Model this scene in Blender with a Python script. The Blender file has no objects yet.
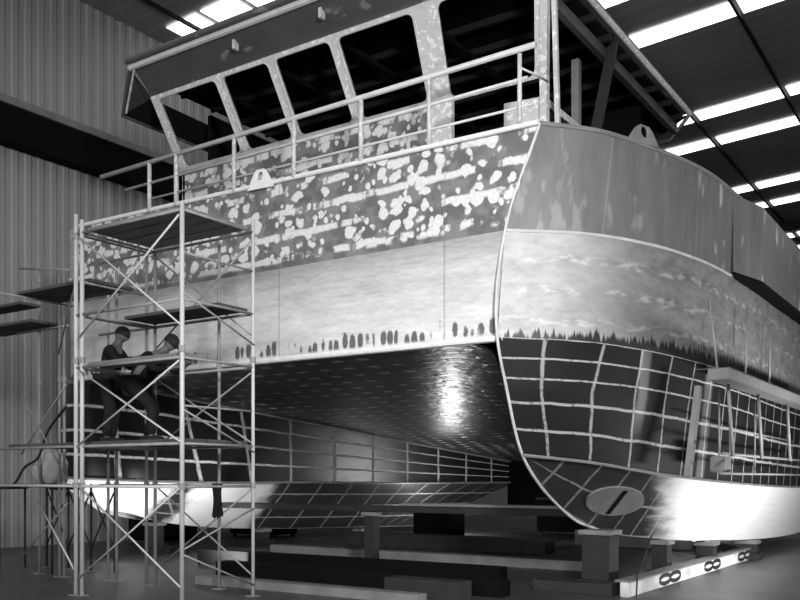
import bpy, bmesh, math, random
from mathutils import Vector, Matrix, noise as mnoise
random.seed(7)
S = bpy.context.scene
COL = S.collection
# ---------------------------------------------------------------- camera
TH = math.radians(33.85)
cam = bpy.data.cameras.new('camera'); co = bpy.data.objects.new('camera', cam); COL.objects.link(co)
CAMH = 1.6
co.location = (0, 0, CAMH); co.rotation_euler = (math.pi/2, 0, TH)
cam.sensor_width = 36; cam.lens = 905*36/800; cam.shift_y = 178/800
cam.clip_end = 300
S.camera = co
S.view_settings.view_transform = 'Standard'
S.view_settings.look = 'None'

# ---------------------------------------------------------------- node mini language
class G:
    def __init__(s, m): s.t = m.node_tree; s.N = s.t.nodes; s.L = s.t.links
    def w(s, x): return x if isinstance(x, V) else V(s, x)
    def math(s, op, *a, clamp=False):
        n = s.N.new('ShaderNodeMath'); n.operation = op; n.use_clamp = clamp
        for i, x in enumerate(a): s.put(n.inputs[i], x)
        return V(s, n.outputs[0])
    def put(s, inp, x):
        x = x.o if isinstance(x, V) else x
        if isinstance(x, bpy.types.NodeSocket): s.L.new(x, inp)
        else: inp.default_value = x
    def pos(s):
        g = s.N.new('ShaderNodeNewGeometry'); p = s.N.new('ShaderNodeSeparateXYZ'); s.L.new(g.outputs['Position'], p.inputs[0])
        return [V(s, p.outputs[i]) for i in range(3)]
    def uv(s):
        g = s.N.new('ShaderNodeUVMap'); g.uv_map = 'UVMap'; p = s.N.new('ShaderNodeSeparateXYZ'); s.L.new(g.outputs[0], p.inputs[0])
        return [V(s, p.outputs[i]) for i in range(2)]
    def vec(s, x, y, z=0.0):
        c = s.N.new('ShaderNodeCombineXYZ')
        for i, q in enumerate((x, y, z)): s.put(c.inputs[i], q)
        return V(s, c.outputs[0])
    def noise(s, v, scale=1.0, detail=2.0, rough=.5):
        n = s.N.new('ShaderNodeTexNoise'); s.put(n.inputs['Vector'], v); n.inputs['Scale'].default_value = scale
        n.inputs['Detail'].default_value = detail; n.inputs['Roughness'].default_value = rough
        return V(s, n.outputs['Fac'] if 'Fac' in n.outputs else n.outputs[0])
    def vor(s, v, scale=1.0, rnd=1.0):
        n = s.N.new('ShaderNodeTexVoronoi'); s.put(n.inputs['Vector'], v); n.inputs['Scale'].default_value = scale
        n.inputs['Randomness'].default_value = rnd
        p = s.N.new('ShaderNodeSeparateXYZ'); s.L.new(n.outputs['Color'], p.inputs[0])
        return V(s, n.outputs['Distance']), V(s, p.outputs[0])
    def step(s, x, a, b):
        n = s.N.new('ShaderNodeMapRange'); n.interpolation_type = 'SMOOTHSTEP'
        s.put(n.inputs[0], x); n.inputs[1].default_value = a; n.inputs[2].default_value = b
        return V(s, n.outputs[0])
    def mix(s, a, b, f): return s.w(a)*(1-s.w(f)) + s.w(b)*s.w(f) if isinstance(f, V) else None
    def line(s, x, period, width, off=0.0):           # 1 on evenly spaced lines
        d = s.math('ABSOLUTE', s.math('FRACT', (x-off)/period+.5)-.5)*period
        return 1-s.step(d, width*.6, width*1.3)
class V:
    def __init__(s, g, o): s.g = g; s.o = o
    def __add__(s, x): return s.g.math('ADD', s, x)
    def __radd__(s, x): return s.g.math('ADD', x, s)
    def __sub__(s, x): return s.g.math('SUBTRACT', s, x)
    def __rsub__(s, x): return s.g.math('SUBTRACT', x, s)
    def __mul__(s, x): return s.g.math('MULTIPLY', s, x)
    def __rmul__(s, x): return s.g.math('MULTIPLY', x, s)
    def __truediv__(s, x): return s.g.math('DIVIDE', s, x)
def M(name, fn=None, rough=.6, metal=0.0, val=.3, bump=0.05, emit=None, spec=.5):
    m = bpy.data.materials.new(name); m.use_nodes = True
    g = G(m); b = m.node_tree.nodes['Principled BSDF']
    P = g.pos()
    r = fn(g, *P) if fn else None
    if r is None: r = (val*(.8+.4*g.noise(g.vec(*P), 9, 3)),)
    if not isinstance(r, tuple): r = (r,)
    c = r[0]
    cc = g.N.new('ShaderNodeCombineColor')
    for i in range(3): g.put(cc.inputs[i], c)
    g.L.new(cc.outputs[0], b.inputs['Base Color'])
    g.put(b.inputs['Roughness'], r[1] if len(r) > 1 else rough)
    b.inputs['Specular IOR Level'].default_value = spec
    b.inputs['Metallic'].default_value = metal
    if len(r) > 2 or bump:
        h = r[2] if len(r) > 2 else c
        bp = g.N.new('ShaderNodeBump'); bp.inputs['Distance'].default_value = bump; bp.inputs['Strength'].default_value = .5
        g.put(bp.inputs['Height'], h); g.L.new(bp.outputs[0], b.inputs['Normal'])
    if emit is not None:
        g.L.new(cc.outputs[0], b.inputs['Emission Color']); b.inputs['Emission Strength'].default_value = emit
    return m
# ---------------------------------------------------------------- materials
def f_upper(g, x, y, z):
    wob = g.noise(g.vec(x, z, 3), 3.0, 2)
    zz = z-.012*x
    d, r = g.vor(g.vec(x*4.6+wob*.9, zz*5.4+wob*1.1), 1, .62)
    clus = g.noise(g.vec(x, z*1.8, 7), .9, 2)
    fine = g.noise(g.vec(x, z), 13, 2)
    blob = (1-g.step(d+fine*.34-clus*.22, .44, .54))*g.step(r+clus*1.1, .70, .76)
    d2, r2 = g.vor(g.vec(x*9.5+wob, zz*8.0, 4), 1, .7)
    small = (1-g.step(d2+fine*.3, .50, .62))*g.step(r2+clus*.8, .98, 1.05)
    rows = g.line(zz+wob*.10-.05,   .345, .050, .16)*g.step(g.noise(g.vec(x*2.6, g.math('FLOOR', zz*2.9)*3.1), 1, 3)+fine*.12, .52, .58)
    mk = g.math('MAXIMUM', g.math('MAXIMUM', blob, small), rows)
    mk = mk*g.step(z, 4.80, 4.86)
    n = g.noise(g.vec(x, z), 22, 3)
    base = .075+.06*g.noise(g.vec(x*2, z*5), 1, 3)
    seam = g.line(x, 2.9, .012, -6.2)
    soft = g.step(wob+fine*.2, .52, .72)*.07
    v = (base+soft)*(1-mk)+mk*(.40+.36*n)
    return v*(1-seam*.4)+seam*.05, .62, mk*.5+n*.2
def f_lower(g, x, y, z):
    n1 = g.noise(g.vec(x*1.3, z*7, 2), 1, 5, .65); n2 = g.noise(g.vec(x*6, z*22), 1, 4, .6)
    big = g.noise(g.vec(x*.5, z*1.2), 1.2, 2)
    v = .10+.42*n1+.26*n2+.16*big-.10
    v = v+.14*(1-g.step(z, 3.7, 4.5))
    v = v*(1-.28*g.step(z+x*.0, 4.45, 4.7))
    # dark bare teeth above the lip where the filler runs out
    t = g.noise(g.vec(x*9, z*1.3, 1), 1, 2, .5)
    band = g.step(z, 3.42, 3.47)*(1-g.step(z+g.noise(g.vec(x*2, 0), 1, 1)*.25, 3.74, 3.80))
    d, r = g.vor(g.vec(x*7.6, z*3.1+.35, 0), 1, .42)
    teeth = band*(1-g.step(d+g.noise(g.vec(x, z), 20, 2)*.2, .46, .56))*g.step(r+t*.6, .42, .50)
    v = v*(1-teeth*.82)
    seam = g.line(x, 2.9, .012, -6.2)
    return v*(1-seam*.35), .5, n1+n2*.4
def seamgrid(periodu, offu, nv, dark, light, wu=.03, wv=.055, rough=.38, widefrom=None):
    def fn(g, x, y, z):
        u, v = g.uv()
        nz = g.noise(g.vec(x*1.0, y, z), 3.0, 3)
        nf = g.noise(g.vec(x, y, z), 18, 3)
        du = (nz-.5)*.08*min(periodu,1.0); dv = (nz-.5)*.09
        lu = g.line(u+du, periodu, wu, offu)
        lv = g.line(v*nv+dv*1.2+.0, 1.0, wv, 0)
        br = g.step(nf, .30, .5)*.6+.4
        l = g.math('MAXIMUM', lu*.8, lv)*br
        pl = g.noise(g.vec(x, y, z), 1.6, 4)
        return dark*(.6+.9*pl)*(1-l)+l*light, rough+.25*l, l*.6+nf*.08
    return fn
MAT = {}
MAT['upper'] = M('patched primer plating', f_upper, bump=.01)
MAT['lower'] = M('sanded filler plating', f_lower, bump=.012)
def f_lip(g, x, y, z): return .55+.3*g.noise(g.vec(x*5, y*5, z*5), 2, 3), .45
MAT['lip'] = M('bright weld bead', f_lip, bump=.01)
def f_bul(g, x, y, z):
    n = g.noise(g.vec(x*3, y*3, z*.9), 1.0, 4, .6); f = g.noise(g.vec(x*7, y*7, z*2.2), 1.4, 3)
    pat = g.step(g.noise(g.vec(x*3.2, y*3.2, z*1.3), 1.1, 3), .60, .68)*(.25+.75*g.step(y, 12.6, 14.6))
    v = .06+.10*n+.05*f+pat*.32
    s = g.line(y, 1.9, .016, 11.2)
    return v+s*.05, .42, n
MAT['bulwark'] = M('brushed grey bulwark plating', f_bul, bump=.01)
def f_mid(g, x, y, z):
    n = g.noise(g.vec(x*3, y*3, z*6), 1.0, 5, .62); f = g.noise(g.vec(x*5, y*5, z*16), 1, 3)
    front = 1-g.step(y+(n-.5)*.9, 10.4, 12.2)
    v = .0+.22*n+.12*f+front*.20*(.5+n)  # front term paints the highlight near the stem into the colour
    row = g.line(z+(n-.5)*.2, .4, .05, 0)*g.step(f, .5, .6)*.10
    edge = z+(g.noise(g.vec(x*9, y*9, 0), 1.6, 2)-.5)*.5
    dk = 1-g.step(edge, 3.40, 3.47)
    return (v+row)*(1-dk)+.022*dk, .5, n+f*.4
MAT['midband'] = M('rough sanded hull band', f_mid, bump=.015)
def f_grid(g, x, y, z):
    base = seamgrid(.65, 11.25, 5, .011, .34, wu=.020, wv=.05, rough=.6)(g, x, y, z)
    n = g.noise(g.vec(x*4, y*4, z*.5), 1, 3)
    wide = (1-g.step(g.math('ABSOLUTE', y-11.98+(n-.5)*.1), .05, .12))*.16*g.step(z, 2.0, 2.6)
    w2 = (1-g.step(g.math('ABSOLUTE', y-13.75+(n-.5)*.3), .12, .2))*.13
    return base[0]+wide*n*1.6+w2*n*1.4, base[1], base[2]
MAT['grid'] = M('dark plating with weld seams', f_grid, bump=.012, spec=.18)
def f_bot(g, x, y, z):
    u, v = g.uv()
    base = seamgrid(.42, 11.2, 2.0, .030, .26, wu=.016, wv=.04)(g, x, y, z)
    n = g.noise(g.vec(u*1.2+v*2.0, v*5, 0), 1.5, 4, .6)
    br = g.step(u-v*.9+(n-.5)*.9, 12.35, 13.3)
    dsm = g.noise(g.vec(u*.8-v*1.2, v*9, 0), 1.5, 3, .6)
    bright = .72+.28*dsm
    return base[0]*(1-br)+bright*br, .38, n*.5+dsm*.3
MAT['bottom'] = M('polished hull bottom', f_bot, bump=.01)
MAT['fargrid'] = M('far hull plating with weld seams', seamgrid(1.63, 15.9, 4, .010, .50, wu=.045, wv=.06, rough=.27), bump=.03)
def f_farbot(g, x, y, z):
    u, v = g.uv()
    base = seamgrid(1.2, 15.9, 4, .03, .32, wu=.035, wv=.06)(g, x, y, z)
    n = g.noise(g.vec(x, y, z), 2, 3)
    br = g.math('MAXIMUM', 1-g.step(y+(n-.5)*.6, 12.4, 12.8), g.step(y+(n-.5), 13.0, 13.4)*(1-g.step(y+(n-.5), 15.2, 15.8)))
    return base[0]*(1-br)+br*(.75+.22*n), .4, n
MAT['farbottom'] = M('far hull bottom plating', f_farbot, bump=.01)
def f_tun(g, x, y, z):
    n = g.noise(g.vec(x*.8, y*.8), 1.2, 3); f = g.noise(g.vec(x, y), 7, 3)
    d, r = g.vor(g.vec(x*2.2, y*2.4), 1, .25)
    dash = (1-g.step(g.math('ABSOLUTE', g.math('FRACT', y*1.9)-.5), .08, .16))*g.step(g.math('FRACT', x*2.1+g.math('FLOOR', y*1.9)*.37), .55, .65)*g.step(g.noise(g.vec(x, y, 5), 1.1, 2), .38, .5)
    ln = g.line(x+y*.0, 2.1, .03, -6.0)
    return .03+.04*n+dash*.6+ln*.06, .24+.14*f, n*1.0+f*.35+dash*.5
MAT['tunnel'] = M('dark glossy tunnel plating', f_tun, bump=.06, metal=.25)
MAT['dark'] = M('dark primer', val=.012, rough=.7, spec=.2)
MAT['darker'] = M('shadowed steel', val=.004, rough=.9, spec=.1)
def f_vis(g, x, y, z):
    n = g.noise(g.vec(x*2, y*2, z*4), 1, 3); p = g.step(g.noise(g.vec(x*2.5, y*3, z*6), 1, 2), .66, .72)
    return .05+.04*n+p*.10, .5
MAT['visor'] = M('dark grey roof fascia', f_vis)
def f_frame(g, x, y, z):
    n = g.noise(g.vec(x, y, z), 6, 4, .6); p = g.step(g.noise(g.vec(x, y, z), 13, 2), .56, .62)
    return .34+.26*n+.22*p, .5, n
MAT['frame'] = M('bare light window frame metal', f_frame, bump=.01)
MAT['rail'] = M('galvanised rail', lambda g, x, y, z: (.34+.25*g.noise(g.vec(x, y, z), 5, 2), .4), bump=0)
MAT['pole'] = M('galvanised scaffold tube', lambda g, x, y, z: (.34+.24*g.noise(g.vec(x*4, y*4, z), 2, 3), .42), bump=0)
MAT['poledull'] = M('weathered scaffold tube', lambda g, x, y, z: (.15+.16*g.noise(g.vec(x*4, y*4, z), 2, 3), .5), bump=0)
MAT['plank'] = M('worn scaffold plank', lambda g, x, y, z: (.09+.16*g.noise(g.vec(x*1.2, y*9, z), 1.5, 4, .6), .8), bump=.01)
MAT['plankdark'] = M('dark dirty plank', lambda g, x, y, z: (.03+.06*g.noise(g.vec(x*1.2, y*9, z), 1.5, 4, .6), .8), bump=.01)
MAT['cloth'] = M('dark work clothes', lambda g, x, y, z: (.006+.012*g.noise(g.vec(x, y, z), 6, 3), .95), bump=.02, spec=.1)
MAT['trouser'] = M('charcoal work trousers', lambda g, x, y, z: (.009+.014*g.noise(g.vec(x, y, z), 5, 3), .95), bump=.02, spec=.1)
MAT['skin'] = M('skin', val=.11, rough=.6)
MAT['cap'] = M('black cap cloth', val=.012, rough=.9)
MAT['white'] = M('white cloth', val=.7, rough=.8)
def f_wall(g, x, y, z):
    n = g.noise(g.vec(0, y*.6, z*.25), 1, 3); s = g.noise(g.vec(0, y*3.4, z*.15), 1, 2)
    return .16+.14*n+.12*s, .6
MAT['wall'] = M('grey corrugated sheet', f_wall, bump=0)
MAT['walldark'] = M('dark end wall sheet', val=.03, rough=.8)
MAT['roof'] = M('dark roof sheet', lambda g, x, y, z: (.13+.12*g.noise(g.vec(x*.4, y*.5, 0), 1, 3)+.03*g.line(y, .6, .08), .6), bump=0)
MAT['rooflight'] = M('glowing roof light sheet', lambda g, x, y, z: (.9+.1*g.noise(g.vec(x, y, z), 2), .5), emit=3.2, bump=0)
def f_floor(g, x, y, z):
    n = g.noise(g.vec(x, y), .7, 5, .6); f = g.noise(g.vec(x, y), 8, 3)
    st = g.step(g.noise(g.vec(x*.5, y*1.2), 1, 3), .55, .65)
    return .016+.06*n+.02*f-st*.01, .5-.12*n, f*.3
MAT['floor'] = M('stained concrete floor', f_floor, bump=.01)
MAT['steel'] = M('dark support steel', lambda g, x, y, z: (.016+.02*g.noise(g.vec(x, y, z), 3, 3), .7), bump=.01, spec=.25)
MAT['steellight'] = M('worn steel edge', lambda g, x, y, z: (.09+.16*g.noise(g.vec(x, y, z), 3, 3), .5), bump=.01)
MAT['chalk'] = M('pale painted beam', lambda g, x, y, z: (.42+.35*g.step(g.noise(g.vec(x*2, y*1.1, z*3), 1, 3), .35, .65), .6), bump=.005)
MAT['ink'] = M('black paint', val=.012, rough=.6)
MAT['oval'] = M('ground doubler plate', lambda g, x, y, z: (.10+.16*g.noise(g.vec(x, y, z), 4, 3), .5), bump=.01)
MAT['canvas'] = M('pale canvas', lambda g, x, y, z: (.30+.25*g.noise(g.vec(x, y, z), 5, 3), .8), bump=.03)
MAT['hose'] = M('black rubber hose', val=.015, rough=.6)

# ---------------------------------------------------------------- mesh helpers
def props(o, label=None, cat=None, group=None, kind=None):
    if label: o['label'] = label
    if cat: o['category'] = cat
    if group: o['group'] = group
    if kind: o['kind'] = kind
    return o
def thing(name, loc, label, cat, group=None):
    o = bpy.data.objects.new(name, None); COL.objects.link(o); o.location = loc; o.empty_display_size = .2
    return props(o, label, cat, group)
def obj(name, bm, mat, parent=None, smooth=False, kind=None, origin=None, keep=False):
    if not keep: bmesh.ops.recalc_face_normals(bm, faces=bm.faces)
    vs = [v.co for v in bm.verts]
    if origin is None and vs:
        lo = [min(v[i] for v in vs) for i in range(3)]; hi = [max(v[i] for v in vs) for i in range(3)]
        origin = Vector(((lo[0]+hi[0])/2, (lo[1]+hi[1])/2, lo[2]))
    origin = Vector(origin)
    bmesh.ops.translate(bm, verts=bm.verts, vec=-origin)
    me = bpy.data.meshes.new(name); bm.to_mesh(me); bm.free()
    for m in (mat if isinstance(mat, list) else [mat]): me.materials.append(MAT[m])
    if smooth:
        for p in me.polygons: p.use_smooth = True
    o = bpy.data.objects.new(name, me); COL.objects.link(o)
    if parent:
        o.parent = parent
        w = Vector((0, 0, 0)); q = parent
        while q: w += q.location; q = q.parent
        o.location = origin-w
    else: o.location = origin
    if kind: o['kind'] = kind
    return o
def struct(name, bm, mat, **k): return obj(name, bm, mat, kind='structure', **k)
def box(bm, a, b, bev=0):
    lo = [min(a[i], b[i]) for i in range(3)]; hi = [max(a[i], b[i]) for i in range(3)]
    vs = [bm.verts.new((x, y, z)) for x in (lo[0], hi[0]) for y in (lo[1], hi[1]) for z in (lo[2], hi[2])]
    F = [(0,1,3,2),(4,6,7,5),(0,4,5,1),(2,3,7,6),(0,2,6,4),(1,5,7,3)]
    fs = [bm.faces.new([vs[i] for i in f]) for f in F]
    if bev:
        es = list({e for f in fs for e in f.edges})
        bmesh.ops.bevel(bm, geom=es, offset=bev, segments=2, affect='EDGES')
    return bm
def beam(bm, p, q, w, h, up=(0,0,1)):                   # rectangular bar between two points
    p = Vector(p); q = Vector(q); d = (q-p).normalized(); up = Vector(up)
    s = d.cross(up); s = s.normalized() if s.length > 1e-5 else Vector((1,0,0)); u = s.cross(d).normalized()
    vs = []
    for c in (p, q):
        for a, b in ((-1,-1),(1,-1),(1,1),(-1,1)): vs.append(bm.verts.new(c+s*a*w/2+u*b*h/2))
    for f in ((0,1,2,3),(7,6,5,4),(0,4,5,1),(1,5,6,2),(2,6,7,3),(3,7,4,0)): bm.faces.new([vs[i] for i in f])
    return bm
def tube(bm, pts, r, n=8):
    pts = [Vector(p) for p in pts]; rings = []
    prev = None
    for i, p in enumerate(pts):
        d = (pts[min(i+1, len(pts)-1)]-pts[max(i-1, 0)]).normalized()
        a = Vector((0,0,1)) if abs(d.z) < .9 else Vector((1,0,0))
        if prev is None: s = d.cross(a).normalized()
        else: s = (prev-d*prev.dot(d)).normalized()
        prev = s; u = d.cross(s)
        rr = r[i] if isinstance(r, (list, tuple)) else r
        rings.append([bm.verts.new(p+(s*math.cos(2*math.pi*k/n)+u*math.sin(2*math.pi*k/n))*rr) for k in range(n)])
    for a, b in zip(rings, rings[1:]):
        for k in range(n): bm.faces.new((a[k], a[(k+1)%n], b[(k+1)%n], b[k]))
    bm.faces.new(rings[0][::-1]); bm.faces.new(rings[-1])
    return bm
def B(): return bmesh.new()
def crom(P, m):                                           # resample a polyline smoothly to m points by station
    P = [Vector(p) for p in P]; n = len(P); out = []
    for k in range(m):
        t = k/(m-1)*(n-1); i = min(int(t), n-2); f = t-i
        p0 = P[max(i-1,0)]; p1 = P[i]; p2 = P[i+1]; p3 = P[min(i+2,n-1)]
        # chord-limited tangents
        l = (p2-p1).length
        def tan(a, b, c):
            la = (b-a).length; lb = (c-b).length
            if la < 1e-6 or lb < 1e-6: return (c-a)
            return ((b-a)/la*lb+(c-b)/lb*la)/(la+lb)*1.0
        t1 = tan(p0, p1, p2) if i > 0 else (p2-p1)/max(l,1e-6)
        t2 = tan(p1, p2, p3) if i < n-2 else (p2-p1)/max(l,1e-6)
        if t1.length > 1.01: t1 = t1.normalized()
        if t2.length > 1.01: t2 = t2.normalized()
        t1 = t1*l; t2 = t2*l
        h = [(2*f**3-3*f**2+1), (f**3-2*f**2+f), (-2*f**3+3*f**2), (f**3-f**2)]
        out.append(p1*h[0]+t1*h[1]+p2*h[2]+t2*h[3])
    return out
def loft(rows, m=60, sub=1, flat=None, uoff=None):
    """rows: list of station polylines (same count). uv = (Y along first row, v 0..1 down the rows)"""
    bm = B(); uvl = bm.loops.layers.uv.new('UVMap')
    R = [crom(r, m) for r in rows]
    full = []
    for a in range(len(R)-1):
        for s in range(sub):
            f = s/sub; full.append(([R[a][k].lerp(R[a+1][k], f) for k in range(m)], (a+f)/(len(R)-1)))
    full.append((R[-1], 1.0))
    us = [0]
    for k in range(1, m): us.append(us[-1]+(R[0][k]-R[0][k-1]).length)
    u0 = R[0][0].y
    us = [R[0][k].y for k in range(m)] if uoff is None else [uoff+u for u in us]
    VV = [[bm.verts.new(p) for p in r] for r, _ in full]
    for i in range(len(VV)-1):
        for k in range(m-1):
            q = [(i,k),(i,k+1),(i+1,k+1),(i+1,k)]
            vs = [VV[a][b] for a, b in q]
            if len({tuple(round(c, 5) for c in v.co) for v in vs}) < 3: continue
            try: f = bm.faces.new(vs)
            except ValueError: continue
            for lp, (a, b) in zip(f.loops, q): lp[uvl].uv = (us[b], full[a][1])
            f.smooth = True
    return bm
def holed(outer, holes, thick, fr):
    """plate with rounded holes; coordinates in plane, fr maps (a,b,t)->world"""
    cu = bpy.data.curves.new('tmp', 'CURVE'); cu.dimensions = '2D'; cu.fill_mode = 'BOTH'; cu.extrude = thick/2
    for pl in [outer]+holes:
        sp = cu.splines.new('POLY'); sp.points.add(len(pl)-1); sp.use_cyclic_u = True
        for i, (a, b) in enumerate(pl): sp.points[i].co = (a, b, 0, 1)
    o = bpy.data.objects.new('tmp', cu); COL.objects.link(o)
    dg = bpy.context.evaluated_depsgraph_get(); dg.update()
    me = bpy.data.meshes.new_from_object(o.evaluated_get(dg))
    bm = B(); bm.from_mesh(me)
    bpy.data.objects.remove(o); bpy.data.curves.remove(cu); bpy.data.meshes.remove(me)
    for v in bm.verts: v.co = fr(v.co.x, v.co.y, v.co.z)
    bmesh.ops.remove_doubles(bm, verts=bm.verts, dist=1e-4)
    return bm
def rrect(a0, b0, a1, b1, r, n=4, skew=0.0):
    out = []
    for cx, cy, s in ((a1-r, b0+r, -90), (a1-r, b1-r, 0), (a0+r, b1-r, 90), (a0+r, b0+r, 180)):
        for k in range(n+1):
            t = math.radians(s+90*k/n); out.append((cx+r*math.cos(t), cy+r*math.sin(t)))
    return out

# ================================================================= SHED
bm = B(); box(bm, (-20, -14, -.2), (20, 62, 0)); struct('floor', bm, 'floor')
def roofz(x): return 13.4+(x+19)*.06
bm = B()                                                  # corrugated left wall
y = -14; prof = [(0,0),(.13,0),(.17,.022),(.30,.022)]
cols = []
while y < 60:
    for dy, dx in prof[:4]: cols.append((y+dy, dx))
    y += .34
pr = None
for (yy, dx) in cols:
    a = bm.verts.new((-19-.05+dx, yy, 0)); b = bm.verts.new((-19-.05+dx, yy, roofz(-19)+.1))
    if pr: bm.faces.new((pr[0], a, b, pr[1]))
    pr = (a, b)
struct('wall_left', bm, 'wall')
bm = B(); box(bm, (-20, 60, 0), (20, 60.2, 17)); struct('wall_back', bm, 'walldark')
bm = B(); box(bm, (19, -14, 0), (19.2, 60, 16)); struct('wall_right', bm, 'walldark')
bm = B()
vs = [bm.verts.new(p) for p in ((-20,-14,roofz(-20)),(20,-14,roofz(20)),(20,62,roofz(20)),(-20,62,roofz(-20)),
      (-20,-14,roofz(-20)+.2),(20,-14,roofz(20)+.2),(20,62,roofz(20)+.2),(-20,62,roofz(-20)+.2))]
for f in ((0,1,2,3),(7,6,5,4),(0,4,5,1),(1,5,6,2),(2,6,7,3),(3,7,4,0)): bm.faces.new([vs[i] for i in f])
struct('ceiling', bm, 'roof')
# crane runway along the left wall
bm = B(); box(bm, (-18.95, -14, 9.15), (-18.55, 60, 9.95)); struct('trim_1', bm, 'darker')
bm = B(); box(bm, (-18.98, -14, 9.97), (-18.50, 60, 10.14)); struct('trim_2', bm, 'steellight')
# rooflight sheets in transverse rows, between purlins
wn = 1
for Y0, x0, x1 in ((16.7, -18.3, 6), (22.4, -17.5, 8), (25.05, -17.5, 10), (31.4, -17.5, 10), (34.1, -17.5, 10), (40.3, -17.5, 10), (43.2, -17.5, 10), (49.4, -17.5, 10), (52.2, -17.5, 10), (8.5, -17.5, 8), (0.5, -17.5, 8)):
    x = x0
    while x < x1:
        w = 2.9 if Y0 > 17 else 1.25
        a, b = x, x+w-.16
        bm = B()
        vs = [bm.verts.new(p) for p in ((a, Y0-.42, roofz(a)-.04), (b, Y0-.42, roofz(b)-.04), (b, Y0+.42, roofz(b)-.04), (a, Y0+.42, roofz(a)-.04))]
        bm.faces.new(vs[::-1]); struct('window_%d' % wn, bm, 'rooflight', keep=True); wn += 1
        x += w
k = 20
for x in [-17.58+2.9*i for i in range(0, 10)]:
    if Y0 and x < 10:
        bm = B(); z = roofz(x)-.13; box(bm, (x-.04, -14, z-.06), (x+.04, 60, z+.03)); struct('trim_%d' % k, bm, 'dark'); k += 1
for yy in (10.5, 46.3):
    bm = B(); beam(bm, (-19, yy, roofz(-19)-.35), (19, yy, roofz(19)-.35), .2, .35); struct('trim_%d' % k, bm, 'dark'); k += 1

# ================================================================= VESSEL
F0 = 10.3
ship = thing('catamaran', (-9.6, 20, 0), 'large unfinished aluminium catamaran with patched plating propped inside the shed', 'boat')
def part(name, bm, mat, parent=None, **k): return obj(name, bm, mat, parent or ship, **k)
# ---- front panel: lower (sanded) and upper (patched)
def gridplane(P00, P10, P11, P01, nu, nv):                # P00 left-bottom ...
    bm = B(); P = [Vector(p) for p in (P00, P10, P11, P01)]
    vv = [[bm.verts.new(P[0].lerp(P[1], u/nu).lerp(P[3].lerp(P[2], u/nu), v/nv)) for u in range(nu+1)] for v in range(nv+1)]
    for v in range(nv):
        for u in range(nu): bm.faces.new((vv[v][u], vv[v][u+1], vv[v+1][u+1], vv[v+1][u]))
    return bm
LZ = 3.39; KZ = 4.75
DZL, DZR = 6.13, 6.02
part('bow_panel', gridplane((-13.9, F0, LZ), (-5.3, F0, LZ), (-5.3, F0, KZ), (-13.9, F0, KZ), 40, 6), 'lower')['label'] = 'pale sanded lower band of the bow panel'
part('bow_panel', gridplane((-13.9, F0, KZ), (-5.3, F0, KZ), (-4.83, F0+.02, DZR), (-13.9, F0, DZL), 40, 6), 'upper')['label'] = 'dark upper band of the bow panel covered in white filler patches'
bm = B(); tube(bm, [(-13.9, F0-.02, LZ-.01), (-5.31, F0-.02, LZ-.01)], .045, 8); part('bow_lip', bm, 'lip')
bm = B(); tube(bm, [(-13.9, F0-.01, DZL), (-9, F0-.01, DZL-.06), (-4.83, F0-.01, DZR)], .035, 8); part('deck_edge', bm, 'lip')
# ---- near hull
deck = [(-4.83,10.33,DZR), (-4.31,11.0,6.02), (-4.03,11.7,6.02), (-3.64,13.1,6.02), (-3.5,14.9,6.02), (-3.5,17.8,6.02), (-3.5,32,6.02)]
knk  = [(-5.3,10.3,KZ), (-4.46,11.05,4.74), (-3.98,12.0,4.74), (-3.70,13.1,4.74), (-3.54,14.7,4.74), (-3.5,17.8,4.74), (-3.5,32,4.74)]
lipl = [(-5.36,10.2,3.39), (-4.5,11.0,3.36), (-4.02,12.0,3.32), (-3.74,13.1,3.28), (-3.58,14.7,3.25), (-3.55,17.8,3.2), (-3.55,32,3.2)]
g2   = [(-5.32,10.38,2.75), (-4.52,11.12,2.72), (-4.05,12.1,2.68), (-3.77,13.25,2.62), (-3.62,14.8,2.58), (-3.6,17.9,2.5), (-3.6,32,2.5)]
chi  = [(-5.3,10.8,1.90), (-4.6,11.5,1.80), (-4.15,12.3,1.68), (-3.87,13.6,1.59), (-3.72,15.2,1.52), (-3.7,18,1.45), (-3.7,32,1.4)]
kel  = [(-5.3,10.8,1.90), (-5.3,11.85,1.25), (-5.12,13.25,.78), (-4.7,14.6,.61), (-4.42,17.0,.46), (-4.22,19.6,.35), (-4.1,32,.5)]
h1 = part('near_bulwark', loft([deck, knk], 90, 6), 'bulwark', smooth=True)
h2 = part('near_hull_band', loft([knk, lipl], 90, 8), 'midband', smooth=True)
def aty(P, ys):
    C = crom(P, 1200); return [tuple(P[0])]+[tuple(min(C, key=lambda c: abs(c.y-y_))) for y_ in ys]+[tuple(P[-1])]
g2s = aty(g2, (10.95, 11.95, 12.98, 14.6, 17.8)); chs = aty(chi, (11.27, 12.08, 13.05, 14.75, 17.9))
h3 = part('near_hull_side', loft([lipl, g2s, chs], 160, 8), 'grid', smooth=True)
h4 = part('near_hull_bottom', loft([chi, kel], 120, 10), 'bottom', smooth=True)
# beads: knuckle, stem, chine
bm = B(); tube(bm, crom(knk, 70), .022, 6); part('knuckle_bead', bm, 'rail', h2)
bm = B(); tube(bm, [p+Vector((.03, -.03, 0)) for p in crom(chi, 70)], .022, 6); part('chine_bead', bm, 'steellight', h3)
bm = B(); tube(bm, crom(deck, 70), .03, 6); part('bulwark_cap', bm, 'steellight', h1)
stem = [deck[0], knk[0], lipl[0], g2[0], chi[0], (-5.3,11.3,1.52), kel[1], (-5.25,12.55,.95), kel[2]]
bm = B(); tube(bm, crom(stem, 60), .02, 8); part('stem_bar', bm, 'rail')
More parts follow.
